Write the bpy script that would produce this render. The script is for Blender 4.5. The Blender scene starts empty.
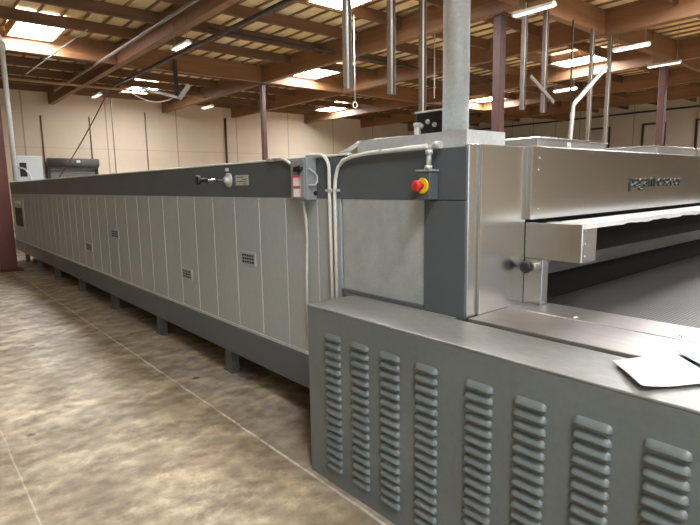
import bpy, bmesh, math, random
from mathutils import Vector, Matrix
random.seed(7)
scene = bpy.context.scene
col = scene.collection
PI = math.pi

# ------------------------------------------------------------------ materials
def mat(name, color, rough=0.5, metal=0.0, var=0.0, vscale=4.0, bump=0.0, bscale=60.0,
        stretch=None, emit=None, estr=0.0, var2=0.0, v2scale=40.0, rvar=0.0):
    m = bpy.data.materials.new(name); m.use_nodes = True
    nt = m.node_tree; N = nt.nodes; L = nt.links
    b = N['Principled BSDF']
    b.inputs['Base Color'].default_value = (*color, 1)
    b.inputs['Roughness'].default_value = rough
    b.inputs['Metallic'].default_value = metal
    tc = N.new('ShaderNodeTexCoord')
    src = tc.outputs['Object']
    if stretch:
        mp = N.new('ShaderNodeMapping'); mp.inputs['Scale'].default_value = stretch
        L.new(src, mp.inputs['Vector']); src = mp.outputs['Vector']
    cur = None
    for v, s in ((var, vscale), (var2, v2scale)):
        if not v: continue
        n = N.new('ShaderNodeTexNoise'); n.inputs['Scale'].default_value = s
        n.inputs['Detail'].default_value = 6; n.inputs['Roughness'].default_value = .6
        L.new(src, n.inputs['Vector'])
        r = N.new('ShaderNodeMapRange'); r.inputs[1].default_value = .3; r.inputs[2].default_value = .7
        r.inputs[3].default_value = 1 - v; r.inputs[4].default_value = 1 + v
        L.new(n.outputs['Fac'], r.inputs[0])
        mx = N.new('ShaderNodeVectorMath'); mx.operation = 'SCALE'
        if cur is None: mx.inputs[0].default_value = color
        else: L.new(cur, mx.inputs[0])
        L.new(r.outputs[0], mx.inputs['Scale']); cur = mx.outputs[0]
        if rvar:
            rr = N.new('ShaderNodeMapRange'); rr.inputs[1].default_value = .3; rr.inputs[2].default_value = .7
            rr.inputs[3].default_value = rough - rvar; rr.inputs[4].default_value = rough + rvar
            L.new(n.outputs['Fac'], rr.inputs[0]); L.new(rr.outputs[0], b.inputs['Roughness']); rvar = 0
    if cur is not None: L.new(cur, b.inputs['Base Color'])
    if bump:
        n = N.new('ShaderNodeTexNoise'); n.inputs['Scale'].default_value = bscale; n.inputs['Detail'].default_value = 4 if bscale > 10 else 0
        L.new(src, n.inputs['Vector'])
        bp = N.new('ShaderNodeBump'); bp.inputs['Strength'].default_value = bump; bp.inputs['Distance'].default_value = .01
        L.new(n.outputs['Fac'], bp.inputs['Height']); L.new(bp.outputs[0], b.inputs['Normal'])
    if emit:
        b.inputs['Emission Color'].default_value = (*emit, 1); b.inputs['Emission Strength'].default_value = estr
    return m

M = {}
M['greypaint'] = mat('grey_green_paint', (.110, .132, .136), .42, 0, .10, 2.5, .05, 300, var2=.05, v2scale=40, rvar=.06)
M['darkpaint'] = mat('dark_grey_paint', (.074, .088, .101), .40, 0, .08, 1.5, .04, 250, rvar=.05)
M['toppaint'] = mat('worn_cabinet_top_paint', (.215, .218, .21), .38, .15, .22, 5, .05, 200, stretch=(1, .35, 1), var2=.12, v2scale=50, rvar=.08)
M['lightpanel'] = mat('light_grey_panel', (.325, .362, .372), .45, .15, .06, 1.2, .03, 200, stretch=(1, 1, .4), var2=.05, v2scale=35, rvar=.05)
M['strip'] = mat('pale_joint_strip', (.43, .455, .455), .45, 0, .06, 3)
M['galvpanel'] = mat('galvanised_panel', (.39, .435, .44), .42, .35, .12, 9, .03, 150, var2=.08, v2scale=90, rvar=.08)
M['steel'] = mat('brushed_stainless_steel', (.56, .565, .56), .23, 1.0, .03, 1.6)
M['steelh'] = mat('brushed_stainless_hood', (.53, .54, .54), .23, 1.0, .03, 1.4, stretch=(.6, 1, 2.5))
M['bed'] = mat('worn_stainless_bed', (.36, .345, .33), .46, .75, .16, 2.5, .02, 60, stretch=(2.5, .5, 1), var2=.08, v2scale=12, rvar=.1)
M['galv'] = mat('galvanised_steel', (.50, .535, .545), .45, .4, .12, 12, .04, 80, var2=.10, v2scale=60, rvar=.1)
M['zinc'] = mat('grey_zinc_conduit', (.48, .49, .48), .45, .3, .08, 20)
M['whiteconduit'] = mat('off_white_conduit', (.58, .59, .56), .45, 0, .06, 15)
M['white'] = mat('white_enamel', (.80, .81, .80), .35, 0, .03, 10)
M['cabwhite'] = mat('pale_blue_white_enamel', (.66, .72, .76), .4, 0, .03, 5)
M['boxgrey'] = mat('grey_hammered_box', (.21, .235, .25), .4, .0, .10, 30)
M['black'] = mat('black_plastic', (.012, .012, .013), .35, 0, .1, 30)
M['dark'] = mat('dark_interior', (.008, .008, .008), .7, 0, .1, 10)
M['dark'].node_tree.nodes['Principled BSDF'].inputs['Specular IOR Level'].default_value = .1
M['slot'] = mat('dark_vent_slot', (.018, .018, .018), .8, 0, .1, 10)
M['red'] = mat('red_plastic', (.52, .022, .018), .35, 0, .05, 20)
M['yellow'] = mat('yellow_plastic', (.72, .50, .02), .4, 0, .05, 20)
M['redprint'] = mat('red_print', (.60, .06, .05), .6, 0, .05, 40)
M['paperlab'] = mat('label_paper', (.78, .76, .74), .6, 0, .05, 60)
M['chrome'] = mat('chrome', (.72, .72, .71), .16, 1.0, .05, 10)
M['rednox'] = mat('red_brown_primer', (.095, .020, .014), .55, 0, .14, 3, .04, 40)
M['colbrown'] = mat('brown_column_paint', (.085, .034, .025), .55, 0, .14, 3, .04, 40)
M['channel'] = mat('dull_steel_channel', (.15, .125, .10), .5, .35, .14, 5)
M['glulam'] = mat('glulam_timber', (.205, .098, .044), .6, 0, .24, 1.2, .06, 30, stretch=(1, .12, 3), var2=.14, v2scale=9)
M['beamx'] = mat('beam_timber', (.225, .108, .048), .6, 0, .24, 1.2, .06, 30, stretch=(.12, 1, 3), var2=.14, v2scale=9)
M['purlin'] = mat('purlin_timber', (.135, .066, .032), .65, 0, .22, 1.5, .06, 30, stretch=(.12, 1, 3), var2=.12, v2scale=9)
M['joist'] = mat('joist_timber', (.26, .14, .07), .7, 0, .22, 2, .05, 30, stretch=(1, .12, 3))
M['pipe'] = mat('black_iron_pipe', (.045, .042, .040), .5, .4, .15, 6)
M['pipelt'] = mat('weathered_pipe', (.22, .19, .16), .5, .4, .15, 6)
M['pipecop'] = mat('tan_painted_pipe', (.40, .25, .13), .5, .1, .15, 6)
M['rollsteel'] = mat('grey_roll_door', (.19, .195, .195), .5, .1, .08, 3)
M['rollhood'] = mat('dark_roll_door_hood', (.11, .112, .11), .45, .2, .1, 4)
M['glassblk'] = mat('dark_display_glass', (.010, .012, .013), .6, 0, .05, 5)
M['rubber'] = mat('conduit_grey_cord', (.42, .43, .42), .5, 0, .05, 20)
M['cable'] = mat('white_cable', (.60, .58, .54), .5, 0, .05, 20)
M['cabledk'] = mat('brown_cable', (.16, .10, .07), .6, 0, .05, 20)
M['footplate'] = mat('leg_paint', (.09, .095, .095), .5, 0, .1, 6)
M['skylight'] = mat('skylight_diffuser', (.9, .9, .9), .5, 0, emit=(.97, .985, 1.0), estr=68)
M['skyframe'] = mat('skylight_curb_timber', (.50, .30, .16), .6, 0, .15, 4)
M['tube'] = mat('fluorescent_tube', (.9, .9, .9), .5, 0, emit=(1.0, .97, .92), estr=1.7)
M['hoodbox'] = mat('dull_roof_box_steel', (.42, .41, .39), .36, .8, .12, 4, .03, 60, rvar=.08)
M['lacquer'] = mat('white_canopy_sheet', (.74, .755, .76), .42, 0, .05, 6, .03, 30)

def paper_mat(name, base, ink, sc):
    m = mat(name, base, .7)
    nt = m.node_tree; N = nt.nodes; L = nt.links; b = N['Principled BSDF']
    tc = N.new('ShaderNodeTexCoord'); sp = N.new('ShaderNodeSeparateXYZ'); L.new(tc.outputs['Object'], sp.inputs[0])
    a = N.new('ShaderNodeMath'); a.operation = 'MULTIPLY'; a.inputs[1].default_value = sc; L.new(sp.outputs['Y'], a.inputs[0])
    f = N.new('ShaderNodeMath'); f.operation = 'FRACT'; L.new(a.outputs[0], f.inputs[0])
    g = N.new('ShaderNodeMath'); g.operation = 'LESS_THAN'; g.inputs[1].default_value = .13; L.new(f.outputs[0], g.inputs[0])
    mx = N.new('ShaderNodeMix'); mx.data_type = 'RGBA'
    mx.inputs[6].default_value = (*base, 1); mx.inputs[7].default_value = (*ink, 1)
    L.new(g.outputs[0], mx.inputs[0]); L.new(mx.outputs[2], b.inputs['Base Color'])
    return m
M['paper'] = paper_mat('ruled_paper', (.58, .59, .60), (.38, .41, .46), 60)
M['paper2'] = paper_mat('pale_blue_paper', (.34, .42, .60), (.31, .385, .55), 50)

def math_node(nt, op, a, b=None, c=None):
    n = nt.nodes.new('ShaderNodeMath'); n.operation = op
    for i, v in enumerate((a, b, c)):
        if v is None: continue
        if isinstance(v, (int, float)): n.inputs[i].default_value = v
        else: nt.links.new(v, n.inputs[i])
    return n.outputs[0]
def mixc(nt, fac, a, b, blend='MIX'):
    n = nt.nodes.new('ShaderNodeMix'); n.data_type = 'RGBA'; n.blend_type = blend
    for i, v in ((0, fac), (6, a), (7, b)):
        if isinstance(v, tuple): n.inputs[i].default_value = (*v, 1)
        elif isinstance(v, (int, float)): n.inputs[i].default_value = v
        else: nt.links.new(v, n.inputs[i])
    return n.outputs[2]
def noise(nt, vec, s, d=6, r=.6):
    n = nt.nodes.new('ShaderNodeTexNoise'); n.inputs['Scale'].default_value = s
    n.inputs['Detail'].default_value = d; n.inputs['Roughness'].default_value = r
    nt.links.new(vec, n.inputs['Vector']); return n.outputs['Fac']
def mrange(nt, v, a, b, c, d):
    n = nt.nodes.new('ShaderNodeMapRange'); nt.links.new(v, n.inputs[0])
    for i, q in enumerate((a, b, c, d)): n.inputs[i + 1].default_value = q
    return n.outputs[0]

def floor_mat():
    m = bpy.data.materials.new('stained_concrete'); m.use_nodes = True
    nt = m.node_tree; b = nt.nodes['Principled BSDF']
    tc = nt.nodes.new('ShaderNodeTexCoord'); v = tc.outputs['Object']
    sp = nt.nodes.new('ShaderNodeSeparateXYZ'); nt.links.new(v, sp.inputs[0]); X, Y = sp.outputs['X'], sp.outputs['Y']
    n1 = noise(nt, v, 1.3, 9, .68); n2 = noise(nt, v, 3.2, 8, .68); n3 = noise(nt, v, 26, 6, .7)
    mp = nt.nodes.new('ShaderNodeMapping'); mp.inputs['Scale'].default_value = (.8, 1.8, 1); nt.links.new(v, mp.inputs['Vector'])
    n4 = noise(nt, mp.outputs[0], 1.6, 8, .65)
    c = mixc(nt, mrange(nt, n1, .40, .62, 0, 1), (.24, .19, .125), (.58, .485, .34))
    c = mixc(nt, mrange(nt, n2, .46, .60, 0, .85), c, (.17, .128, .088))
    c = mixc(nt, mrange(nt, n4, .50, .74, 0, .65), c, (.50, .43, .325))
    c = mixc(nt, mrange(nt, n3, .5, .66, 0, .75), c, (.16, .125, .09))
    c = mixc(nt, mrange(nt, n3, .30, .48, .30, 0), c, (.60, .545, .45))
    # pinkish rust stains
    n5 = noise(nt, v, 1.1, 3, .5)
    c = mixc(nt, mrange(nt, n5, .60, .78, 0, .35), c, (.50, .30, .21))
    # pale dusty band by the oven
    d = math_node(nt, 'ABSOLUTE', math_node(nt, 'SUBTRACT', X, 1.86))
    dm = math_node(nt, 'MULTIPLY', mrange(nt, d, .12, .36, 1, 0), mrange(nt, n2, .4, .6, .0, .75))
    c = mixc(nt, dm, c, (.34, .30, .275))
    # dark small blots
    vo = nt.nodes.new('ShaderNodeTexVoronoi'); vo.inputs['Scale'].default_value = 1.5; nt.links.new(v, vo.inputs['Vector'])
    bl = math_node(nt, 'ADD', vo.outputs['Distance'], math_node(nt, 'MULTIPLY', n3, .12))
    c = mixc(nt, mrange(nt, bl, .10, .118, .9, 0), c, (.05, .045, .038))
    # joints
    wob = math_node(nt, 'MULTIPLY', math_node(nt, 'SUBTRACT', n2, .5), .03)
    for axis, pos, w, k in ((X, 1.60, .011, .85), (Y, 7.05, .016, .5), (X, .36, .006, .38), (X, -1.6, .01, .6), (Y, 13.1, .03, .5), (Y, 2.2, .006, .0)):
        dd = math_node(nt, 'ABSOLUTE', math_node(nt, 'SUBTRACT', math_node(nt, 'ADD', axis, wob), pos))
        c = mixc(nt, mrange(nt, dd, w * .5, w, k, 0), c, (.62, .58, .52))
    n6 = noise(nt, v, 6.5, 10, .75)
    sc_ = nt.nodes.new('ShaderNodeVectorMath'); sc_.operation = 'SCALE'
    nt.links.new(c, sc_.inputs[0]); nt.links.new(mrange(nt, n6, .38, .62, .52, 1.34), sc_.inputs['Scale']); c = sc_.outputs[0]
    nt.links.new(c, b.inputs['Base Color'])
    nt.links.new(mrange(nt, n2, .3, .7, .34, .56), b.inputs['Roughness'])
    bp = nt.nodes.new('ShaderNodeBump'); bp.inputs['Strength'].default_value = .3; bp.inputs['Distance'].default_value = .01
    nt.links.new(n3, bp.inputs['Height']); nt.links.new(bp.outputs[0], b.inputs['Normal'])
    return m
M['floor'] = floor_mat()

def wall_mat(name, base, axis, step, off):
    m = bpy.data.materials.new(name); m.use_nodes = True
    nt = m.node_tree; b = nt.nodes['Principled BSDF']; b.inputs['Roughness'].default_value = .8
    tc = nt.nodes.new('ShaderNodeTexCoord'); v = tc.outputs['Object']
    sp = nt.nodes.new('ShaderNodeSeparateXYZ'); nt.links.new(v, sp.inputs[0])
    n1 = noise(nt, v, .7, 5); n2 = noise(nt, v, 8, 5)
    c = mixc(nt, mrange(nt, n1, .3, .7, 0, 1), tuple(q * .93 for q in base), base)
    c = mixc(nt, mrange(nt, n2, .5, .8, 0, .2), c, tuple(q * .8 for q in base))
    t = math_node(nt, 'FRACT', math_node(nt, 'MULTIPLY', math_node(nt, 'ADD', sp.outputs[axis], off), 1 / step))
    d = math_node(nt, 'ABSOLUTE', math_node(nt, 'SUBTRACT', t, .5))
    c = mixc(nt, mrange(nt, d, .030 / step, .045 / step, .75, 0), c, tuple(q * .45 for q in base))
    d2 = math_node(nt, 'ABSOLUTE', math_node(nt, 'SUBTRACT', sp.outputs['Z'], 3.78))
    c = mixc(nt, mrange(nt, d2, .02, .03, .35, 0), c, tuple(q * .5 for q in base))
    nt.links.new(c, b.inputs['Base Color'])
    return m
M['wallfar'] = wall_mat('cream_tilt_up_wall', (.66, .555, .43), 'X', 4.05, .8)
M['wallright'] = wall_mat('grey_beige_side_wall', (.52, .46, .38), 'Y', 1.9, .3)
M['wallback'] = wall_mat('cream_back_wall', (.62, .53, .42), 'X', 4.05, .3)

def deck_mat():
    m = bpy.data.materials.new('roof_insulation'); m.use_nodes = True
    nt = m.node_tree; b = nt.nodes['Principled BSDF']; b.inputs['Roughness'].default_value = .6
    tc = nt.nodes.new('ShaderNodeTexCoord'); v = tc.outputs['Object']
    n1 = noise(nt, v, .35, 4); n2 = noise(nt, v, 3, 6)
    c = mixc(nt, mrange(nt, n1, .4, .6, 0, 1), (.80, .62, .30), (.82, .72, .48))
    c = mixc(nt, mrange(nt, n2, .45, .75, 0, .5), c, (.56, .44, .25))
    nt.links.new(c, b.inputs['Base Color'])
    bp = nt.nodes.new('ShaderNodeBump'); bp.inputs['Strength'].default_value = .5; bp.inputs['Distance'].default_value = .06
    nt.links.new(noise(nt, v, 2.2, 3), bp.inputs['Height']); nt.links.new(bp.outputs[0], b.inputs['Normal'])
    return m
M['deck'] = deck_mat()

def belt_mat():
    m = bpy.data.materials.new('dark_mesh_belt'); m.use_nodes = True
    nt = m.node_tree; b = nt.nodes['Principled BSDF']; b.inputs['Roughness'].default_value = .5
    b.inputs['Metallic'].default_value = .2
    tc = nt.nodes.new('ShaderNodeTexCoord'); v = tc.outputs['Object']
    sp = nt.nodes.new('ShaderNodeSeparateXYZ'); nt.links.new(v, sp.inputs[0])
    fy = math_node(nt, 'FRACT', math_node(nt, 'MULTIPLY', sp.outputs['Y'], 62))
    fx = math_node(nt, 'FRACT', math_node(nt, 'MULTIPLY', sp.outputs['X'], 62))
    h = math_node(nt, 'MULTIPLY', mrange(nt, math_node(nt, 'ABSOLUTE', math_node(nt, 'SUBTRACT', fy, .5)), .1, .4, 1, 0),
                  mrange(nt, math_node(nt, 'ABSOLUTE', math_node(nt, 'SUBTRACT', fx, .5)), .3, .5, 1, .45))
    c = mixc(nt, h, (.030, .029, .030), (.105, .102, .105))
    c = mixc(nt, mrange(nt, noise(nt, v, 6, 4), .45, .7, 0, .5), c, (.05, .049, .049))
    nt.links.new(c, b.inputs['Base Color'])
    bp = nt.nodes.new('ShaderNodeBump'); bp.inputs['Strength'].default_value = .5; bp.inputs['Distance'].default_value = .004
    nt.links.new(h, bp.inputs['Height']); nt.links.new(bp.outputs[0], b.inputs['Normal'])
    return m
M['belt'] = belt_mat()

# ------------------------------------------------------------------ mesh builder
class MB:
    def __init__(s): s.bm = bmesh.new()
    def box(s, x0, x1, y0, y1, z0, z1, mi=0, bevel=0.0, seg=2):
        b = s.bm
        vs = [b.verts.new(p) for p in ((x0, y0, z0), (x1, y0, z0), (x1, y1, z0), (x0, y1, z0),
                                       (x0, y0, z1), (x1, y0, z1), (x1, y1, z1), (x0, y1, z1))]
        fs = [b.faces.new([vs[i] for i in q]) for q in ((3, 2, 1, 0), (4, 5, 6, 7), (0, 1, 5, 4), (1, 2, 6, 5), (2, 3, 7, 6), (3, 0, 4, 7))]
        for f in fs: f.material_index = mi
        if bevel:
            es = {e for f in fs for e in f.edges}
            r = bmesh.ops.bevel(b, geom=list(es), offset=bevel, segments=seg, affect='EDGES', profile=.5, clamp_overlap=True)
            for f in r['faces']: f.material_index = mi
        return s
    def cyl(s, p, q, r, seg=16, r2=None, mi=0, caps=True):
        p, q = Vector(p), Vector(q); d = (q - p); n = d.normalized()
        a = n.orthogonal().normalized(); c = n.cross(a)
        r2 = r if r2 is None else r2
        R1 = []; R2 = []
        for i in range(seg):
            t = 2 * PI * i / seg; o = a * math.cos(t) + c * math.sin(t)
            R1.append(s.bm.verts.new(p + o * r)); R2.append(s.bm.verts.new(q + o * r2))
        for i in range(seg):
            f = s.bm.faces.new((R1[i], R1[(i + 1) % seg], R2[(i + 1) % seg], R2[i])); f.smooth = True; f.material_index = mi
        if caps:
            f = s.bm.faces.new(R1[::-1]); f.material_index = mi
            f = s.bm.faces.new(R2); f.material_index = mi
        return s
    def tube(s, pts, r, seg=10, mi=0):
        pts = [Vector(p) for p in pts]; rings = []
        t0 = (pts[1] - pts[0]).normalized(); a = t0.orthogonal().normalized()
        for i, p in enumerate(pts):
            if i == 0: t = pts[1] - pts[0]
            elif i == len(pts) - 1: t = pts[-1] - pts[-2]
            else: t = (pts[i + 1] - p).normalized() + (p - pts[i - 1]).normalized()
            t.normalize(); a = (a - t * a.dot(t)).normalized(); c = t.cross(a)
            rings.append([s.bm.verts.new(p + (a * math.cos(2 * PI * k / seg) + c * math.sin(2 * PI * k / seg)) * r) for k in range(seg)])
        for i in range(len(rings) - 1):
            for k in range(seg):
                f = s.bm.faces.new((rings[i][k], rings[i][(k + 1) % seg], rings[i + 1][(k + 1) % seg], rings[i + 1][k]))
                f.smooth = True; f.material_index = mi
        s.bm.faces.new(rings[0][::-1]).material_index = mi; s.bm.faces.new(rings[-1]).material_index = mi
        return s
    def lathe(s, origin, axis, prof, seg=20, mi=0):
        o = Vector(origin); n = Vector(axis).normalized(); a = n.orthogonal().normalized(); c = n.cross(a)
        rings = []
        for (d, r) in prof:
            rings.append([s.bm.verts.new(o + n * d + (a * math.cos(2 * PI * k / seg) + c * math.sin(2 * PI * k / seg)) * r) for k in range(seg)])
        for i in range(len(rings) - 1):
            for k in range(seg):
                f = s.bm.faces.new((rings[i][k], rings[i][(k + 1) % seg], rings[i + 1][(k + 1) % seg], rings[i + 1][k]))
                f.smooth = True; f.material_index = mi
        s.bm.faces.new(rings[0][::-1]).material_index = mi; s.bm.faces.new(rings[-1]).material_index = mi
        return s
    def prism(s, poly, vec, mi=0):
        v = Vector(vec)
        A = [s.bm.verts.new(Vector(p)) for p in poly]; B = [s.bm.verts.new(Vector(p) + v) for p in poly]; n = len(A)
        s.bm.faces.new(A[::-1]).material_index = mi; s.bm.faces.new(B).material_index = mi
        for i in range(n): s.bm.faces.new((A[i], A[(i + 1) % n], B[(i + 1) % n], B[i])).material_index = mi
        return s
    def bar(s, p, q, w, h, up=(0, 1, 0), mi=0):
        p, q = Vector(p), Vector(q); d = (q - p).normalized(); u = Vector(up); u = (u - d * u.dot(d)).normalized(); sd = d.cross(u)
        poly = [p + u * (h / 2) * a + sd * (w / 2) * b for a, b in ((-1, -1), (-1, 1), (1, 1), (1, -1))]
        return s.prism(poly, q - p, mi)
    def build(s, name, m, parent=None, loc=None, smooth=False):
        bmesh.ops.recalc_face_normals(s.bm, faces=s.bm.faces)
        me = bpy.data.meshes.new(name)
        if loc is not None:
            bmesh.ops.translate(s.bm, verts=s.bm.verts, vec=-Vector(loc))
        s.bm.to_mesh(me); s.bm.free()
        for x in (m if isinstance(m, (list, tuple)) else [m]): me.materials.append(M[x])
        o = bpy.data.objects.new(name, me); col.objects.link(o)
        if loc is not None: o.location = loc
        if parent is not None:
            o.parent = parent
            if loc is None:
                p = parent; off = Vector((0, 0, 0))
                while p is not None: off += p.location; p = p.parent
                me.transform(Matrix.Translation(-off))
        return o

def tag(o, label=None, cat=None, group=None, kind=None):
    if label: o['label'] = label
    if cat: o['category'] = cat
    if group: o['group'] = group
    if kind: o['kind'] = kind
    return o
def thing(name, loc, label, cat, group=None):
    o = bpy.data.objects.new(name, None); o.empty_display_size = .1; col.objects.link(o); o.location = loc
    return tag(o, label, cat, group)
def arc(c, r, a0, a1, u, v, n=8):
    c, u, v = Vector(c), Vector(u), Vector(v)
    return [c + u * r * math.cos(a0 + (a1 - a0) * i / n) + v * r * math.sin(a0 + (a1 - a0) * i / n) for i in range(n + 1)]
def sag(p, q, drop, n=14):
    p, q = Vector(p), Vector(q)
    return [p.lerp(q, i / n) - Vector((0, 0, drop * 4 * (i / n) * (1 - i / n))) for i in range(n + 1)]
ORD = ['first', 'second', 'third', 'fourth', 'fifth', 'sixth', 'seventh', 'eighth', 'ninth', 'tenth', 'eleventh', 'twelfth', 'thirteenth']

# ------------------------------------------------------------------ setting
XL, XR, YB, YF, ZD = -13.0, 39.0, -12.0, 32.0, 6.78
tag(MB().box(XL - .3, XR + .3, YB - .3, YF + .3, -.2, 0).build('floor', 'floor'), kind='structure')
ceil = tag(MB().box(XL - .3, XR + .3, YB - .3, YF + .3, ZD, ZD + .2).build('ceiling', 'deck'), kind='structure')
x = -3.0; k = 0
while x < XR - .3:                                   # roof joists, each one a rib of the ceiling
    MB().box(x - .03, x + .03, 1.0, YF - .02, ZD - .055, ZD).build('ceiling_joist', 'joist', ceil)
    x += .61
tag(MB().box(XL, XR, YF, YF + .25, 0, ZD).build('wall_far', 'wallfar'), kind='structure')
tag(MB().box(XR, XR + .25, YB, YF, 0, ZD).build('wall_right', 'wallright'), kind='structure')
wb = MB(); wb.box(XL, XR, YB - .25, YB, 4.6, ZD)      # unseen back wall; dock door openings added to let daylight in
for a, b in ((XL, -11.5), (-7.0, -5.5), (-1.0, 9.0), (13.5, XR)): wb.box(a, b, YB - .25, YB, 0, 4.6)
tag(wb.build('wall_back', 'wallback'), kind='structure')
tag(MB().box(XL - .25, XL, YB, YF, 0, ZD).build('wall_left', 'wallback'), kind='structure')
# dark pipe-like ledger trim on the right wall
tag(MB().box(XR - .1, XR - .005, 2.0, YF - .1, 6.05, 6.17).build('trim_1', 'pipe'), kind='structure')
for i, (ya, yb) in enumerate(((10.6, 12.1), (13.8, 15.3), (17.4, 19.2))):      # dark framed recesses on the right wall
    w = MB()
    w.box(XR - .07, XR - .005, ya, ya + .14, 2.0, 5.35); w.box(XR - .07, XR - .005, yb - .14, yb, 2.0, 5.35)
    w.box(XR - .07, XR - .005, ya + .14, yb - .14, 5.22, 5.35)
    tag(w.build('trim_%d' % (i + 2), 'pipe'), kind='structure')

# roll-up door in the far wall
door = bpy.data.objects.new('door_1', None); col.objects.link(door); door.location = (7.4, YF - .2, 0); tag(door, kind='structure')
d = MB(); z = 0.0
while z < 2.75:
    d.box(6.28, 8.5, YF - .12, YF - .05, z, z + .105, bevel=.02, seg=1); z += .11
d.build('curtain', 'rollsteel', door)
d = MB(); d.lathe((6.15, YF - .32, 3.0), (1, 0, 0), [(0, .23), (2.5, .23)], 24); d.box(6.12, 8.68, YF - .3, YF - .01, 2.72, 3.0)
d.build('hood', 'rollhood', door)
for xa in (6.14, 8.5): MB().box(xa, xa + .15, YF - .2, YF - .01, 0, 2.72).build('guide', 'black', door)
MB().box(7.5, 7.68, YF - .57, YF - .55, 3.0, 3.12).build('sticker', 'white', door)

# ------------------------------------------------------------------ roof timber
GX = [1.55, 6.65, 12.65, 17.2, 23.0, 28.4, 33.8]
gl = ['off the left edge beside the brown column', 'leftmost in view', 'carried by the thin column behind the oven',
      'passing behind the exhaust stack', 'carried by the brown column at right', 'second from the right side wall', 'nearest the right side wall']
BY = [8.05, 20.6]
for gx, t in zip(GX, gl):
    g = MB().box(gx - .13, gx + .13, -6, YF - .02, 6.0, 6.72, bevel=.01, seg=1).build('roof_girder', 'glulam')
    tag(g, 'deep brown glulam roof girder, ' + t, 'girder', 'glulam girders')
ends = [GX[0]] + GX[1:] + [XR]
baynames = ['first', 'second', 'third', 'fourth', 'fifth', 'sixth', 'seventh']
for by in BY:
    for i in range(len(ends) - 1):
        a, b = ends[i] + .14, ends[i + 1] - .14
        if i == len(ends) - 2: b = XR - .02
        o = MB().box(a, b, by - .11, by + .11, 6.02, 6.72, bevel=.01, seg=1).build('roof_beam', 'beamx')
        tag(o, 'deep timber cross beam in the %s roof bay from left, %s' % (baynames[i], 'above the hanging channels row' if by < 10 else 'farther row'), 'beam', 'cross beams')
rows = [3.95, 6.0, 10.15, 12.2, 14.25, 16.3, 18.35, 22.7, 24.7, 26.7, 28.7, 30.6]
for ri, ry in enumerate(rows):
    n = len(rows) - ri
    for i in range(len(ends) - 1):
        a, b = ends[i] + .14, ends[i + 1] - .14
        if i == len(ends) - 2: b = XR - .02
        if ry < 8 and i < 2: continue
        o = MB().box(a, b, ry - .055, ry + .055, 6.40, 6.72).build('roof_purlin', 'purlin')
        tag(o, 'timber purlin in the %s roof bay from left, %s row from far wall' % (baynames[i], ORD[n - 1]), 'purlin', 'roof purlins')

# skylights; the unlabelled ones are unseen glowing panels added to brighten the scene
SK = [(3.8, 19.42, 'bright skylight at upper left above the far end of the oven'),
      (9.5, 11.17, 'bright skylight at the top edge of the view above the hanging channels'),
      (9.8, 27.7, 'far skylight glowing above the far wall left of the thin column'),
      (14.6, 19.42, 'glowing skylight just right of the thin column behind the oven'),
      (21.9, 11.17, 'glowing skylight at right behind the bent bracing struts'),
      (22.0, 27.7, 'most distant skylight near the far wall, seen left of the motor'),
      (27.2, 19.42, 'skylight glowing between the exhaust stack and the brown column'),
      (3.9, 4.9, None), (-.4, -1.8, None), (36.3, 5.0, None), (31.0, 5.0, None), (9.5, 2.0, None), (9.5, -5.5, None), (-3.0, -7.0, None), (15.0, 5.0, None), (22.0, 3.0, None), (15.0, -4.0, None)]
for (sx, sy, lb) in SK:
    t = thing('skylight', (sx, sy, 6.42), lb or 'added glowing roof panel out of view overhead', 'skylight', 'roof skylights')
    w, h = .62, .88
    MB().box(sx - w, sx + w, sy - h, sy + h, 6.45, 6.47).build('diffuser', 'skylight', t)
    f = MB()
    f.box(sx - w - .05, sx - w, sy - h - .05, sy + h + .05, 6.42, 6.72); f.box(sx + w, sx + w + .05, sy - h - .05, sy + h + .05, 6.42, 6.72)
    f.box(sx - w, sx + w, sy - h - .05, sy - h, 6.42, 6.72); f.box(sx - w, sx + w, sy + h, sy + h + .05, 6.42, 6.72)
    f.build('frame', 'skyframe', t)

# fluorescent strips
FL = [(11.65, 7.1, 'white fluorescent strip light above the two hanging channels right of the stack'),
      (17.2, 7.2, 'white fluorescent strip light right of the bent bracing struts'),
      (20.6, 7.5, 'white fluorescent strip light above the brown column at right'),
      (6.5, 14.9, 'white fluorescent strip light under the leftmost girder in view'),
      (6.9, 24.7, 'far white fluorescent strip light above the roll-up door'),
      (12.2, 25.2, 'small far fluorescent strip light left of the thin column'),
      (22.74, 12.2, 'small far fluorescent strip light behind the bent bracing struts')]
for (fx, fy, lb) in FL:
    t = thing('fluorescent_light', (fx, fy, 5.47), lb, 'light', 'fluorescent strip lights')
    b = MB(); b.prism([(fx - .11, fy - .52, 5.50), (fx - .04, fy - .52, 5.58), (fx + .04, fy - .52, 5.58), (fx + .11, fy - .52, 5.50)], (0, 1.04, 0))
    b.build('housing', 'white', t)
    tb = MB()
    for dx in (-.05, .05): tb.cyl((fx + dx, fy - .5, 5.48), (fx + dx, fy + .5, 5.48), .012, 10)
    tb.build('tube', 'tube', t)
    for dy in (-.4, .4): MB().cyl((fx, fy + dy, 5.58), (fx, fy + dy, 6.77), .008, 6).build('hanger', 'pipelt', t)

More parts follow.
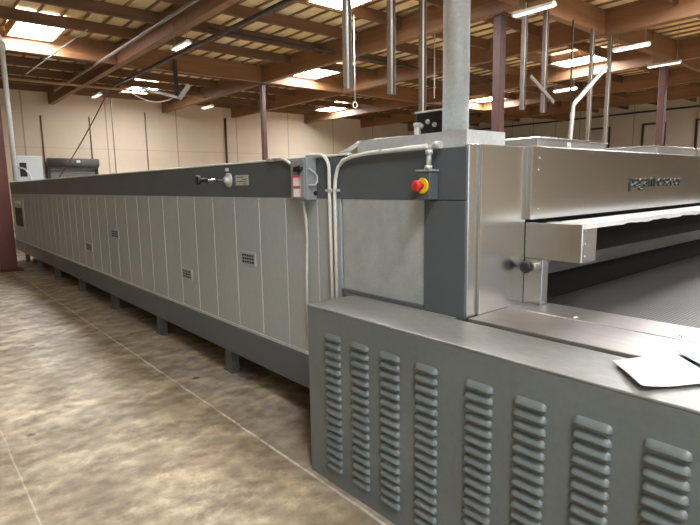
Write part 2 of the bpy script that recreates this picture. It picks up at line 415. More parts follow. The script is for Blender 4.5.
# columns
def column(x, y, w, top, m, label, plate=True):
    t = thing('steel_column', (x, y, 0), label, 'column', 'steel columns')
    MB().box(x - w / 2, x + w / 2, y - w / 2, y + w / 2, .02, top - .03, bevel=.02).build('shaft', m, t)
    MB().box(x - w * .8, x + w * .8, y - w * .8, y + w * .8, 0, .02).build('base_plate', m, t)
    MB().box(x - w * .75, x + w * .75, y - w * .9, y + w * .9, top - .03, top).build('cap_plate', m, t)
    return t
c0 = column(1.55, 12.5, .29, 6.0, 'rednox', 'dark red steel column at the left edge beside the far end of the oven')
column(12.65, 20.75, .20, 6.0, 'colbrown', 'thin reddish column rising behind the oven left of the switch box')
column(12.75, 8.75, .25, 6.0, 'colbrown', 'dark brown column just right of the exhaust stack')
column(23.0, 8.35, .25, 6.0, 'colbrown', 'reddish brown column at right above the stainless hood')

# hanging channels at the near cross beam
def channel(name, x, y, z0, z1, w, label, cond=False):
    t = thing(name, (x, y, z1), label, 'channel', 'hanging steel channels')
    m = MB()
    m.box(x - w / 2, x + w / 2, y + .03, y + .045, z0, z1)
    m.box(x - w / 2, x - w / 2 + .015, y - .05, y + .03, z0, z1); m.box(x + w / 2 - .015, x + w / 2, y - .05, y + .03, z0, z1)
    m.build('rail', 'channel', t)
    MB().cyl((x - w * .05, y - .02, z0), (x - w * .05, y - .02, z1), .022, 8).build('conduit', 'whiteconduit' if cond else 'zinc', t)
yc = 7.85
channel('hanging_channel', 6.64, yc, 3.38, 6.0, .15, 'hanging steel channel left of the other two, in the middle of the roof view')
channel('hanging_channel', 7.78, yc, 3.38, 6.0, .15, 'hanging steel channel between two others, left of the motor')
channel('hanging_channel', 8.70, yc, 2.3, 6.0, .14, 'steel channel with a white edge coming down behind the black motor', True)
channel('hanging_channel', 12.42, yc - .05, 3.42, 6.0, .13, 'hanging steel channel beside the dark brown column, carrying a brace')
channel('hanging_channel', 13.42, yc - .05, 3.42, 6.0, .13, 'hanging steel channel at the lower end of the short diagonal brace')
channel('hanging_channel', 16.1, yc, 2.3, 6.0, .13, 'long hanging channel left of the rightmost one, behind the roof box')
channel('hanging_channel', 17.25, yc, 2.3, 6.0, .13, 'rightmost long hanging channel, ending behind the roof box')
tag(MB().bar((12.55, yc - .16, 4.25), (13.75, yc - .16, 3.70), .10, .05).build('hanging_brace', 'channel'), 'short diagonal steel brace crossing the two hanging channels right of the column', 'brace')
b = MB(); b.bar((16.75, yc - .16, 5.0), (14.85, yc - .16, 3.74), .12, .05); b.bar((14.85, yc - .16, 3.78), (14.7, yc - .16, 2.3), .12, .05)
tag(b.build('hanging_brace', 'zinc'), 'long bent steel brace running down left from the long hanging channels', 'brace')
tag(MB().cyl((14.75, yc - .1, 3.7), (14.75, yc - .1, 6.0), .025, 8).build('hanger_rod', 'pipe'), 'thin dark hanger rod above the elbow of the long bent brace', 'rod')

# sprinkler pipes and cables
def pipe(name, pts, r, m, label, cat='pipe', group=None, seg=8):
    return tag(MB().tube(pts, r, seg).build(name, m), label, cat, group)
pipe('hanging_pipe', [(5.80, 2, 5.92), (5.80, 27, 5.92)], .045, 'pipelt', 'long pale pipe running along the leftmost girder in view')
pipe('hanging_pipe', [(7.45, 2, 5.88), (7.45, 27.5, 5.88)], .06, 'pipe', 'long black pipe running right of the leftmost girder toward the far wall')
pipe('hanging_pipe', [(1.6, 23.9, 5.72), (11.5, 23.9, 5.72)], .05, 'pipecop', 'tan pipe crossing the roof at left below the skylight')
pipe('hanging_pipe', [(7.6, 15.5, 6.3), (24, 15.5, 6.3)], .05, 'pipe', 'dark pipe crossing the roof bay above the switch box')
pipe('hanging_cable', [(4.95, 18.1, 6.4), (3.2, 18.1, 4.9)], .018, 'cable', 'pale thin diagonal wire at upper left below the skylight', 'cable')
pipe('hanging_cable', sag((7.4, 24.6, 5.8), (6.1, 29.0, 2.2), .15), .025, 'cabledk', 'thin brown cable slanting down to the roll-up door', 'cable')
pipe('hanging_cable', [(8.3, 27.5, 5.9), (8.3, 27.5, 2.2)], .022, 'cabledk', 'thin brown cable hanging straight down right of the roll-up door', 'cable')
pipe('hanging_cable', sag((6.9, 21.0, 5.3), (8.6, 20.75, 5.05), .30), .022, 'cable', 'white cable sagging under the roof above the oven', 'cable')
pipe('hanging_cable', [(10.5, 12.1, 6.4), (10.5, 12.1, 4.0)], .018, 'cable', 'thin pale drop cable with a hook between two hanging channels', 'cable')
pipe('hanging_cable', [(14.0, 12.1, 6.4), (14.0, 12.1, 4.4)], .018, 'cable', 'thin pale drop cable immediately left of the exhaust stack', 'cable')
t = MB(); t.tube(arc((10.5, 12.1, 3.9), (.08), 0, 2 * PI, (1, 0, 0), (0, 0, 1), 16), .018, 6)
tag(t.build('hanging_hook', 'cable'), 'small ring hook at the end of the pale drop cable left of the motor', 'hook')
# bracket hanging below the roof (left)
t = thing('hanging_bracket', (8.58, 20.3, 6.0), 'grey metal bracket hanging under the roof at left above the oven', 'bracket')
MB().box(8.52, 8.64, 20.25, 20.37, 5.0, 6.4).build('post', 'pipe', t)
MB().bar((8.62, 20.2, 4.95), (9.05, 20.2, 5.5), .16, .05).build('arm', 'zinc', t)
MB().bar((7.2, 20.2, 5.2), (8.66, 20.2, 4.98), .09, .05).build('shelf', 'zinc', t)
# conduits on the far wall
for xa, za, zb, lb in ((6.1, 2.2, 5.4, 'thin brown conduit on the far wall directly above the left end of the roll-up door'),
                       (8.45, 2.2, 5.5, 'thin brown conduit on the far wall above the right end of the roll-up door'),
                       (11.5, 1.0, 5.95, 'thin brown conduit high on the far wall left of the second girder')):
    pipe('wall_conduit', [(xa, YF - .03, za), (xa, YF - .03, zb)], .035, 'cabledk', lb, 'conduit', 'far wall conduits')
pipe('wall_conduit', [(16.6, YF - .08, 1.0), (16.6, YF - .08, 5.95)], .07, 'colbrown', 'brown downpipe on the far wall left of the thin column', 'pipe')
# white conduit at left edge
t = MB(); t.tube([(2.06, 14.0, 1.80), (2.06, 14.0, 4.75)], .055, 10); t.cyl((2.06, 14.0, 4.6), (2.06, 14.0, 4.75), .08, 10)
t.tube([(2.06, 14.0, 4.75), (1.97, 14.0, 5.1), (1.97, 14.0, 6.77)], .04, 8)
tag(t.build('riser_conduit', 'whiteconduit'), 'white vertical conduit rising from the far end of the oven at the left edge', 'conduit')
# control cabinet behind the far end
t = thing('control_cabinet', (2.85, 16.9, 0), 'pale electrical cabinet with dark window behind the far end of the oven', 'cabinet')
MB().box(2.50, 3.10, 16.6, 17.2, 0, 2.50, bevel=.015).build('body', 'cabwhite', t)
MB().box(2.56, 2.72, 16.585, 16.605, 1.95, 2.32, bevel=.004, seg=1).build('window', 'glassblk', t)
MB().tube([(2.52, 16.56, 2.2), (2.66, 16.5, 2.15), (2.76, 16.5, 2.0), (2.82, 16.5, 1.7)], .02, 8).build('cable', 'white', t)

# ------------------------------------------------------------------ dryer oven
SX = 1.992; FX = 6.4; Y0 = 1.52; Y1 = 14.4; ZT = 1.775
ov = thing('tunnel_dryer', (4.2, 8.0, 0), 'long grey industrial tunnel dryer with panelled side and stainless hood', 'industrial dryer')
MB().box(SX + .012, FX - .012, Y0 + .03, Y1 - .02, .50, ZT - .02).build('inner_body', 'lightpanel', ov)
# side cladding planks
seams = [2.43, 2.664, 3.025, 3.372, 3.738, 4.114, 4.472, 4.843, 5.215, 5.598, 5.955, 6.344]
s = seams[-1]
while s < Y1 - .5: s += .385; seams.append(s)
seams[-1] = Y1
p = MB()
for a, b in zip(seams[:-1], seams[1:]):
    p.box(SX - .004, SX + .012, a + .004, b - .004, .495, 1.52, bevel=.003, seg=1)
p.build('side_cladding', 'lightpanel', ov)
st = MB()
for a in seams[1:-1]: st.box(SX - .006, SX - .001, a - .0035, a + .0035, .495, 1.48)
st.build('joint_strip', 'strip', ov)
MB().box(SX - .002, SX + .012, 1.776, 2.42, .93, 1.52, bevel=.003, seg=1).build('end_side_panel', 'galvpanel', ov)
MB().box(SX - .02, SX, 1.776, 2.42, .964, .985).build('panel_sill', 'darkpaint', ov)
MB().box(SX - .006, SX + .02, Y0, Y1, 1.517, 1.765, bevel=.004, seg=1).build('upper_band', 'darkpaint', ov)
MB().box(SX - .012, SX + .05, 2.35, Y1, 1.765, 1.778, bevel=.003, seg=1).build('top_trim', 'whiteconduit', ov)
b = MB(); b.box(SX - .02, SX + .05, 2.32, Y1, .245, .478, bevel=.006, seg=2)
b.build('base_beam', 'darkpaint', ov)
MB().box(SX - .012, SX + .03, 2.36, Y1, .478, .497).build('beam_trim', 'zinc', ov)
for ly in (2.75, 4.10, 5.72, 7.40, 9.08, 10.76, 12.4, 13.7):
    m = MB(); m.box(SX + .06, SX + .13, ly - .06, ly + .06, .012, .5); m.box(SX + .05, SX + .15, ly - .08, ly + .08, 0, .012)
    m.build('leg', 'footplate', ov)
for ly in (2.75, 5.72, 9.08, 12.4): MB().box(FX - .15, FX - .05, ly - .08, ly + .08, 0, .5).build('leg', 'footplate', ov)
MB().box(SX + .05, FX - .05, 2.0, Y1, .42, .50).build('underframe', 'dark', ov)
MB().box(SX + .30, FX - .3, 2.6, Y1 - .1, .04, .42).build('light_blocker', 'dark', ov)  # block added under the oven to stop light and darken the floor
MB().box(SX, FX, Y0 + .02, Y1, ZT - .02, ZT).build('roof_sheet', 'galv', ov)
MB().box(FX - .02, FX, Y0, Y1, .245, ZT - .02).build('rear_cladding', 'lightpanel', ov)
MB().box(SX, FX, Y1 - .02, Y1, .245, ZT - .02).build('far_end_panel', 'lightpanel', ov)
# front corner post and end panels
MB().box(SX - .010, SX + .035, Y0, 1.776, .955, 1.515, bevel=.003, seg=1).build('corner_post', 'darkpaint', ov)
MB().box(SX, 2.066, Y0 - .006, Y0 + .02, .955, ZT, bevel=.002, seg=1).build('corner_flange', 'steelh', ov)
m = MB(); m.box(2.066, 2.456, Y0 - .016, Y0 + .02, .95, ZT, bevel=.004); m.build('end_panel', 'steel', ov)
MB().box(2.066, 2.074, Y0 - .020, Y0 - .014, .975, ZT - .004).build('edge_bead', 'chrome', ov)
# hood
hd = MB(); hd.box(2.456, 5.94, 1.475, 1.7, 1.405, ZT + .004, bevel=.006)
hood = hd.build('hood', 'steelh', ov)
MB().box(5.94, FX, Y0 - .016, Y0 + .02, .95, ZT).build('end_panel', 'steel', ov)
for rx, rz in ((2.52, 1.66), (2.52, 1.46), (2.525, 1.72)): MB().lathe((rx, 1.476, rz), (0, -1, 0), [(0, .007), (.003, .006), (.005, .003)], 8).build('rivet', 'chrome', hood)
# raised lettering on the hood
def word(txt, x0, x1):
    cu = bpy.data.curves.new('lettering', 'FONT'); cu.body = txt; cu.size = .118; cu.extrude = .002; cu.offset = .0004; cu.bevel_depth = .0005
    cu.space_character = 1.05
    tmp = bpy.data.objects.new('tmp_text', cu); col.objects.link(tmp); bpy.context.view_layer.update()
    dg = bpy.context.evaluated_depsgraph_get()
    me = bpy.data.meshes.new_from_object(tmp.evaluated_get(dg)); bpy.data.objects.remove(tmp)
    xs = [v.co.x for v in me.vertices]
    me.transform(Matrix.Translation((-min(xs), 0, 0))); me.transform(Matrix.Scale((x1 - x0) / (max(xs) - min(xs)), 4, (1, 0, 0)))
    me.transform(Matrix.Rotation(PI / 2, 4, 'X'))
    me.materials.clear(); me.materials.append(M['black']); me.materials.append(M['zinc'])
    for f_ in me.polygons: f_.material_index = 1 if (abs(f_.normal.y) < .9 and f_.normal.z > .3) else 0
    lt = bpy.data.objects.new('lettering', me); col.objects.link(lt); lt.parent = hood
    lt.location = Vector((x0, 1.4722, 1.555)) - ov.location
    tag(lt, 'dark raised maker lettering')
word('pagani', 3.615, 4.03); word('e', 4.085, 4.145); word('sacos', 4.185, 4.52)
# canopy over the belt
CX0, CX1 = 2.456, 5.94
m = MB(); m.box(CX0, CX0 + .012, 1.20, 1.5035, 1.208, 1.393, bevel=.003, seg=1); m.box(CX0 + .012, CX0 + .145, 1.20, 1.212, 1.208, 1.393)
m.box(CX0 + .012, CX0 + .145, 1.212, 1.50, 1.208, 1.22); m.box(CX0 + .133, CX0 + .145, 1.212, 1.50, 1.22, 1.393)
m.build('canopy_end', 'steel', ov)
for rz in (1.24, 1.30, 1.36): MB().lathe((CX0 + .03, 1.2, rz), (0, -1, 0), [(0, .006), (.003, .005)], 8).build('screw', 'zinc', ov)
# white sheet with slightly wavy front edge
bm = MB(); n = 60; prev = None
for i in range(n + 1):
    xx = CX0 + .002 + (CX1 - CX0) * i / n
    wv = .0025 * math.sin(i * .9) + .002 * math.sin(i * 2.3 + 1) if i > 5 else 0
    ring = [bm.bm.verts.new(q) for q in ((xx, 1.468, 1.382), (xx, 1.21, 1.406), (xx, 1.188, 1.398 + wv), (xx, 1.190, 1.372 + wv * 1.3), (xx, 1.198, 1.372 + wv * 1.3), (xx, 1.215, 1.394), (xx, 1.468, 1.374))]
    if prev:
        for a in range(7): bm.bm.faces.new((prev[a], prev[(a + 1) % 7], ring[(a + 1) % 7], ring[a]))
    else: bm.bm.faces.new(ring)
    prev = ring
bm.bm.faces.new(prev[::-1])
bm.build('canopy_sheet', 'lacquer', ov)
MB().box(CX0 + .145, CX1, 1.30, 1.50, 1.23, 1.365).build('canopy_shade', 'dark', ov)  # near-black block standing in for the shade under the canopy
m = MB(); m.prism([(2.515, 1.385, 1.226), (2.515, 1.378, 1.218), (2.515, 1.432, 1.118), (2.515, 1.50, 1.118), (2.515, 1.50, 1.130), (2.515, 1.440, 1.130), (2.515, 1.393, 1.226)], (CX1 - 2.515, 0, 0))
m.build('entry_bar', 'steelh', ov)
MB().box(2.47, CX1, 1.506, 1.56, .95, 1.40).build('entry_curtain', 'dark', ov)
m = MB(); m.box(2.456, 2.468, 1.40, 1.5035, .972, 1.206, bevel=.002, seg=1); m.box(2.468, 2.512, 1.40, 1.412, .972, 1.206)
m.build('entry_jamb', 'steel', ov)
kn = MB(); kn.lathe((2.457, 1.45, 1.172), (-1, 0, 0), [(0, .020), (.008, .020), (.012, .014), (.03, .014), (.034, .022), (.05, .022)], 20)
knob = kn.build('clamp_knob', 'chrome', ov)
MB().lathe((2.407, 1.45, 1.172), (-1, 0, 0), [(0, .024), (.006, .031), (.030, .031), (.036, .026), (.0365, .018), (.032, .016)], 24).build('cap', 'black', knob)
# vents in the cladding
for vy, vz, w, h in ((3.55, 1.055, .18, .075), (4.71, .80, .18, .075), (6.80, 1.05, .24, .085), (8.04, .79, .24, .085)):
    m = MB(); m.box(SX - .012, SX - .004, vy - w / 2 - .02, vy + w / 2 + .02, vz - h / 2 - .015, vz + h / 2 + .015, bevel=.002, seg=1)
    v = m.build('vent_grille', 'lightpanel', ov)
    m = MB()
    for i in range(3):
        for j in range(5):
            yy = vy - w / 2 + w * (j + .5) / 5; zz = vz - h / 2 + h * (i + .5) / 3
            m.box(SX - .0145, SX - .011, yy - w * .068, yy + w * .068, zz - h * .12, zz + h * .12)
    m.build('vent_slot', 'slot', v)
# damper pull rod
m = MB(); m.lathe((SX - .006, 3.80, 1.65), (-1, 0, 0), [(0, .056), (.010, .055), (.014, .03), (.035, .026), (.045, .018)], 24)
dp = m.build('damper_handle', 'galv', ov)
MB().cyl((SX - .05, 3.80, 1.65), (SX - .24, 3.80, 1.65), .010, 10).build('rod', 'chrome', dp)
MB().lathe((SX - .19, 3.80, 1.65), (-1, 0, 0), [(0, .016), (.05, .016), (.055, .02), (.065, .036), (.08, .036), (.088, .026)], 18).build('knob', 'black', dp)
m = MB(); m.box(SX - .009, SX - .006, 3.50, 3.69, 1.607, 1.683); lp = m.build('data_plate', 'zinc', ov)
m = MB()
for i, (a, b) in enumerate(((3.56, 3.67), (3.52, 3.60), (3.53, 3.67), (3.52, 3.58))): m.box(SX - .0105, SX - .009, a, b, 1.665 - i * .017, 1.671 - i * .017)
m.build('printed_line', 'black', lp)
MB().box(SX - .009, SX - .006, 3.80, 3.85, 1.718, 1.742).build('tag_sticker', 'white', ov)
# far end display
m = MB(); m.box(SX - .02, SX - .004, 12.9, 14.1, .78, 1.42, bevel=.01); fd = m.build('control_panel', 'zinc', ov)
MB().box(SX - .026, SX - .02, 13.05, 13.9, .82, 1.22).build('screen', 'glassblk', fd)
for q in (13.2, 13.45, 13.7): MB().cyl((SX - .02, q, 1.33), (SX - .045, q, 1.33), .035, 10).build('button', 'white', fd)

# ------------------------------------------------------------------ stack, motor, roof boxes
t = thing('exhaust_stack', (2.2, 1.76, ZT), 'galvanised round exhaust stack rising from a flat duct on the oven roof', 'exhaust pipe')
m = MB()
m.prism([(2.02, 1.55, ZT + .002), (2.02, 2.31, ZT + .002), (2.02, 2.315, 1.815), (2.02, 2.28, 1.842), (2.02, 1.55, 1.842)], (.305, 0, 0))
m.build('base_duct', 'galv', t)
m = MB(); m.cyl((2.2, 1.76, 1.842), (2.2, 1.76, 6.765), .066, 32); m.cyl((2.2, 1.76, 4.0), (2.2, 1.76, 4.05), .070, 32); m.build('pipe', 'galv', t)
MB().cyl((2.2, 1.76, 1.842), (2.2, 1.76, 1.856), .080, 32, r2=.070).build('collar', 'galv', t)
t = thing('damper_motor', (2.45, 2.12, ZT), 'small black electric motor standing on the oven roof left of the exhaust stack', 'motor')
m = MB(); m.box(2.38, 2.54, 2.00, 2.205, ZT + .03, 2.008, bevel=.015); m.build('housing', 'black', t)
m = MB(); m.box(2.375, 2.545, 1.995, 2.21, 2.004, 2.014, bevel=.005)
m.build('cover', 'zinc', t)
for i in range(3): MB().lathe((2.38, 2.05 + .05 * i, 1.93 + .02 * (i % 2)), (-1, 0, 0), [(0, .014), (.012, .014), (.016, .008)], 10).build('terminal', 'zinc', t)
m = MB(); m.cyl((2.37, 2.175, ZT + .002), (2.37, 2.175, 1.93), .020, 12); m.cyl((2.37, 2.175, 1.93), (2.37, 2.175, 1.95), .024, 12); m.build('junction', 'zinc', t)
m = MB(); m.box(2.345, 2.56, 1.99, 2.23, ZT + .002, ZT + .03); m.lathe((2.47, 2.00, 1.90), (0, -1, 0), [(0, .045), (.02, .045), (.03, .03)], 16); m.build('mount', 'zinc', t)
tag(MB().tube([(2.346, 2.19, 1.862), (2.30, 2.22, 1.865), (2.20, 2.3, 1.855), (2.12, 2.42, 1.84), (2.1, 2.5, 1.80), (2.1, 2.56, 1.79)], .012, 8).build('motor_cable', 'rubber'),
    'grey flexible cable curving from the motor to the oven roof', 'cable')
for (xa, xb, ya, yb, zt, lb, stick) in ((3.73, 4.84, 2.20, 2.48, 1.932, 'low steel box on the oven roof with a small white sticker', True),
                                 (5.25, 6.3, 1.92, 2.4, 1.905, 'low steel box on the oven roof at the right edge', False)):
    t = thing('roof_box', ((xa + xb) / 2, (ya + yb) / 2, ZT), lb, 'duct box', 'boxes on the oven roof')
    MB().box(xa, xb, ya, yb, ZT, zt - .012, bevel=.003, seg=1).build('body', 'hoodbox', t)
    MB().box(xa - .01, xb + .03, ya - .015, yb + .01, zt - .012, zt, bevel=.002, seg=1).build('lid', 'steel', t)
    if stick: MB().box(4.17, 4.23, ya - .003, ya, 1.875, 1.908).build('sticker', 'white', t)

# ------------------------------------------------------------------ electrics on the oven side
t = thing('disconnect_switch', (1.95, 2.74, 1.508), 'grey safety switch box with red and white labels on the oven band', 'switch box')
MB().box(1.905, SX - .006, 2.66, 2.827, 1.508, 1.765, bevel=.005).build('enclosure', 'boxgrey', t)
MB().box(1.899, 1.906, 2.672, 2.815, 1.52, 1.755, bevel=.003, seg=1).build('cover', 'boxgrey', t)
m = MB(); m.box(1.897, 1.899, 2.715, 2.79, 1.53, 1.585); m.box(1.897, 1.899, 2.715, 2.79, 1.597, 1.655); wl_ = m.build('warning_label', 'paperlab', t)
m = MB(); m.box(1.8955, 1.897, 2.715, 2.79, 1.580, 1.588); m.box(1.8955, 1.897, 2.715, 2.79, 1.647, 1.657)
m.box(1.8955, 1.897, 2.715, 2.718, 1.53, 1.657); m.box(1.8955, 1.897, 2.787, 2.79, 1.53, 1.657); m.build('red_print', 'redprint', wl_)
MB().box(1.889, 1.899, 2.735, 2.775, 1.685, 1.715, bevel=.003, seg=1).build('rocker', 'black', t)
m = MB(); m.lathe((1.899, 2.695, 1.70), (-1, 0, 0), [(0, .016), (.012, .016), (.02, .012)], 14); m.box(1.872, 1.884, 2.688, 2.702, 1.668, 1.718); m.build('selector', 'black', t)
m = MB(); m.lathe((1.899, 2.757, 1.738), (-1, 0, 0), [(0, .006), (.006, .006), (.008, .003)], 10); m.build('indicator', 'redprint', t)
hx = 1.945
m = MB(); m.tube([(1.925, 2.66, 1.70), (1.925, 2.645, 1.695), (1.955, 2.64, 1.675), (1.975, 2.64, 1.655), (1.975, 2.64, 1.62), (1.955, 2.64, 1.60), (1.925, 2.645, 1.60), (1.925, 2.66, 1.60)], .005, 8)
m.build('lever', 'zinc', t)
MB().cyl((1.97, 2.66, 1.55), (1.97, 2.652, 1.55), .014, 12).build('plug', 'black', t)

def cond(name, pts, r, m, label, clips=(), fit=()):
    t = thing(name, pts[0], label, 'conduit')
    MB().tube(pts, r, 10).build('tube', m, t)
    for (a, b, rr) in fit: MB().cyl(a, b, rr, 12).build('fitting', 'zinc', t)
    for c in clips: MB().box(*c).build('clip', 'zinc', t)
cx = 1.966
UP = [(1.955, 2.715, 1.779), (1.962, 2.66, 1.7795)]
UP += arc((cx, 2.60, 1.689), .09, PI / 2, 0, (0, -1, 0), (0, 0, 1), 8)
UP += [(cx, 2.51, 1.55), (cx, 2.51, 1.517), (cx, 2.50, .62)]
cond('conduit', UP, .011, 'whiteconduit', 'white conduit looping out of the switch box top and down the side, left of two', clips=[(cx - .014, 1.985, 2.485, 2.535, 1.56, 1.575)])
DN = [(1.966, 1.745, 1.777), (1.966, 1.9, 1.772), (1.966, 2.15, 1.766), (1.966, 2.30, 1.755)]
DN += arc((1.966, 2.36, 1.66), .09, PI / 2 + .4, PI, (0, -1, 0), (0, 0, 1), 8)[:0]
DN += [(1.966, 2.38, 1.735), (1.966, 2.425, 1.70), (1.966, 2.45, 1.64), (1.966, 2.46, 1.56), (1.966, 2.46, .62)]
cond('conduit', DN, .011, 'whiteconduit', 'white conduit running from the emergency stop along the oven top then down, right of two', clips=[(1.955, 1.986, 2.435, 2.447, 1.56, 1.575), (1.955, 1.986, 2.05, 2.07, 1.762, 1.78)])
cond('conduit', [(1.95, 2.76, 1.507), (1.95, 2.755, 1.46), (1.96, 2.75, 1.38), (1.968, 2.755, 1.25), (1.970, 2.775, 1.0), (1.970, 2.78, .62)], .010, 'rubber', 'grey flexible conduit dropping from the bottom of the switch box', fit=[((1.95, 2.76, 1.507), (1.95, 2.758, 1.485), .016)])
cond('conduit', [(1.96, 2.827, 1.72), (1.96, 2.88, 1.728), (1.965, 2.96, 1.762), (1.965, 3.02, 1.776), (1.965, 3.12, 1.776)], .010, 'zinc', 'short grey conduit leading left from the switch box to the oven top', fit=[((1.965, 3.12, 1.776), (1.965, 3.19, 1.776), .014)])
t = thing('emergency_stop', (1.955, 1.724, 1.522), 'grey push button box with red mushroom button on a yellow ring', 'emergency stop')
MB().box(1.918, SX - .01, 1.686, 1.764, 1.522, 1.655, bevel=.004).build('enclosure', 'darkpaint', t)
MB().box(1.912, SX - .008, 1.680, 1.770, 1.655, 1.664, bevel=.002, seg=1).build('lid', 'boxgrey', t)
MB().lathe((1.918, 1.725, 1.588), (-1, 0, 0), [(0, .037), (.006, .037), (.008, .034)], 24).build('ring', 'yellow', t)
MB().lathe((1.910, 1.725, 1.588), (-1, 0, 0), [(0, .014), (.022, .014), (.026, .026), (.040, .027), (.048, .023), (.051, .012)], 24).build('button', 'red', t)
cond('conduit', [(1.955, 1.724, 1.664), (1.955, 1.722, 1.72), (1.958, 1.718, 1.755), (1.962, 1.705, 1.772), (1.968, 1.685, 1.778)], .013, 'zinc', 'short grey conduit with fittings rising from the emergency stop box',
     fit=[((1.955, 1.724, 1.664), (1.955, 1.724, 1.684), .019), ((1.957, 1.722, 1.735), (1.957, 1.721, 1.757), .019), ((1.968, 1.70, 1.776), (1.968, 1.66, 1.778), .018)])

# ------------------------------------------------------------------ louvered drive cabinet
BX = 1.633; BT = .962; BY0, BY1 = -.55, 2.305
cb = thing('drive_cabinet', (1.8, .9, 0), 'grey sheet metal cabinet with eight columns of louvers in front of the oven', 'cabinet')
MB().box(BX, 1.955, BY0, BY1, 0, BT - .01, bevel=.004).build('body', 'greypaint', cb)
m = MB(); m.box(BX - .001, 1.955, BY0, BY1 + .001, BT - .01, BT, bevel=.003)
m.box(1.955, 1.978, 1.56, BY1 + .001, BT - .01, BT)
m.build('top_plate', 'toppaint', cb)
LC = [2.0835, 1.8725, 1.666, 1.446, 1.176, .9585, .735, .5145, .27, .05]
def louver_col(yc):
    m = MB(); b = m.bm
    L, rows_, pit, Hh, D = .128, 17, .0448, .031, .018
    nu, nv = 14, 6
    for r in range(rows_):
        zt = .838 - r * pit
        # stadium outline bulge: rises from the panel at the top to an open lower lip
        grid = []
        for i in range(nu + 1):
            s = math.sin((-1 + 2 * i / nu) * PI / 2)
            u = s * L / 2
            e = L / 2 - abs(u); rad = Hh * .62
            prof = 1.0 if e > rad else math.sqrt(max(0, 1 - ((rad - e) / rad) ** 2))
            colv = []
            for j in range(nv + 1):
                tt = j / nv
                zz = zt - Hh * .5 + (Hh * .5) * prof - tt * Hh * (0.5 + .5 * prof) * .86
                dd = D * prof * math.sin(tt * PI / 2) ** .9
                colv.append(b.verts.new((BX - .0006 - dd, yc + u, zz)))
            grid.append(colv)
        for i in range(nu):
            for j in range(nv):
                f = b.faces.new((grid[i][j], grid[i + 1][j], grid[i + 1][j + 1], grid[i][j + 1])); f.smooth = True
        # black faces painting in the shade of the opening below the lip
        low = [g[-1] for g in grid]
        back = [b.verts.new((BX - .0008, v.co.y, v.co.z - .002)) for v in low]
        for i in range(nu):
            f = b.faces.new((low[i], low[i + 1], back[i + 1], back[i])); f.material_index = 1
        z0 = zt - Hh * .86
        m.box(BX - .0012, BX - .0002, yc - L / 2 + .008, yc + L / 2 - .008, z0 - .007, z0 + .002, mi=1)
    return m
for yc_ in LC:
    louver_col(yc_).build('louver_column', ['louver', 'slot'] if 'louver' in M else ['greypaint', 'slot'], cb)

# ------------------------------------------------------------------ infeed conveyor
cv = thing('infeed_conveyor', (4.2, .5, 0), 'wide dark mesh conveyor belt with stainless side rails entering the oven', 'conveyor')
MB().box(1.99, 2.309, BY0, 1.502, .948, .968, bevel=.003, seg=1).build('side_rail', 'bed', cv)
m = MB(); m.box(2.312, 2.545, BY0, 1.39, .946, .970, bevel=.003, seg=1); m.box(2.309, 2.545, 1.39, 1.503, .946, .968)
m.build('side_rail', 'bed', cv)
MB().box(5.85, 6.4, BY0, 1.5, .948, .968, bevel=.003, seg=1).build('side_rail', 'bed', cv)
MB().box(2.545, 5.85, BY0, 1.50, .930, .952).build('belt', 'belt', cv)
MB().box(1.99, 6.4, BY0, 1.50, .25, .928).build('bed_frame', 'dark', cv)
for lx in (2.1, 6.3):
    for ly in (-.4, 1.3): MB().box(lx - .05, lx + .05, ly - .05, ly + .05, 0, .25).build('leg', 'footplate', cv)
for bx_, by_ in ((2.318 + .03, 1.164), (2.318 + .03, .728), (2.35, .30)):
    m = MB(); m.lathe((bx_, by_, .970), (0, 0, 1), [(0, .013), (.001, .013), (.004, .009), (.007, .006)], 12); m.build('bolt', 'chrome', cv)

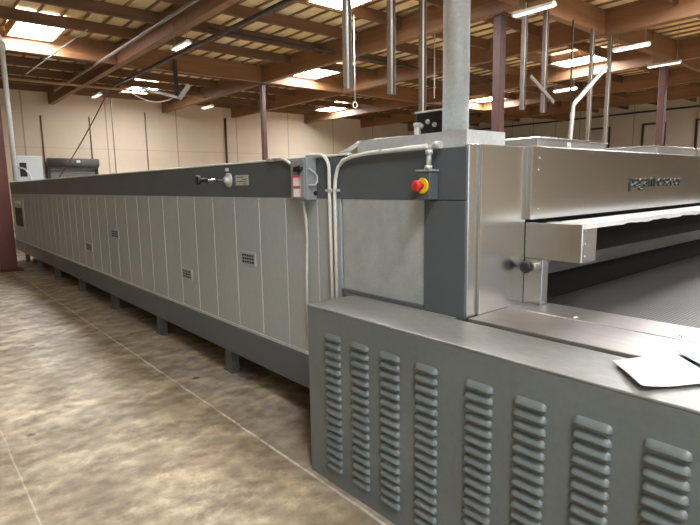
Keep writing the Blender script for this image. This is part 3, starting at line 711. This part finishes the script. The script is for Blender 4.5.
# ------------------------------------------------------------------ papers
def sheet(name, A, B, C, D, m, label, curl, z):
    A, B, C, D = (Vector((*q, 0)) for q in (A, B, C, D)); o3 = (A + B + C + D) / 4
    bm = bmesh.new(); n = 14; vs = []
    for i in range(n + 1):
        r = []
        for j in range(n + 1):
            u, v = i / n, j / n
            p = A.lerp(C, u).lerp(B.lerp(D, u), v) - o3
            p.z = .001 + curl * max(0, .45 - u) ** 2 * (.4 + v) + .0015 * math.sin(3 * v + 2 * u) ** 2
            r.append(bm.verts.new(p))
        vs.append(r)
    for i in range(n):
        for j in range(n): f = bm.faces.new((vs[i][j], vs[i][j + 1], vs[i + 1][j + 1], vs[i + 1][j])); f.smooth = True
    bmesh.ops.recalc_face_normals(bm, faces=bm.faces[:])
    bmesh.ops.solidify(bm, geom=bm.faces[:], thickness=.0006)
    me = bpy.data.meshes.new(name); bm.to_mesh(me); bm.free(); me.materials.append(M[m])
    o = bpy.data.objects.new(name, me); col.objects.link(o); o.location = (o3.x, o3.y, z)
    return tag(o, label, 'paper', 'paper sheets')
sheet('paper_sheet', (1.844, .774), (1.650, .605), (2.11, .675), (1.90, .46), 'paper', 'white ruled paper sheet lying on the louvered cabinet top at right', .05, .972)
sheet('paper_sheet', (2.105, .668), (1.985, .53), (2.33, .53), (2.21, .39), 'paper2', 'pale blue paper sheet overlapping the white one at the right edge', .0, .979)

# ------------------------------------------------------------------ world, camera
w = bpy.data.worlds.new('World'); scene.world = w; w.use_nodes = True
bg = w.node_tree.nodes['Background']; bg.inputs[0].default_value = (.86, .93, 1.0, 1); bg.inputs[1].default_value = 3.5

cam = bpy.data.cameras.new('camera'); co = bpy.data.objects.new('camera', cam); col.objects.link(co)
Rm = Matrix(((0.7627959167188737, 0.10652190764233818, -0.6378051995940848),
             (-0.6464313496957792, 0.10060355442285306, -0.7563104091363421),
             (-0.016398157442418265, 0.9892077678777725, 0.1455990810505631)))
co.matrix_world = Matrix.Translation((0, 0, 1.6)) @ Rm.to_4x4()
cam.sensor_width = 36; cam.lens = 530 / 700 * 36; cam.clip_start = .05; cam.clip_end = 200
scene.camera = co
scene.view_settings.view_transform = 'Standard'; scene.view_settings.look = 'None'
scene.view_settings.gamma = 1; scene.view_settings.use_curve_mapping = False
scene.view_settings.exposure = 0.22
scene.cycles.use_denoising = True
scene.cycles.max_bounces = 10; scene.cycles.diffuse_bounces = 6
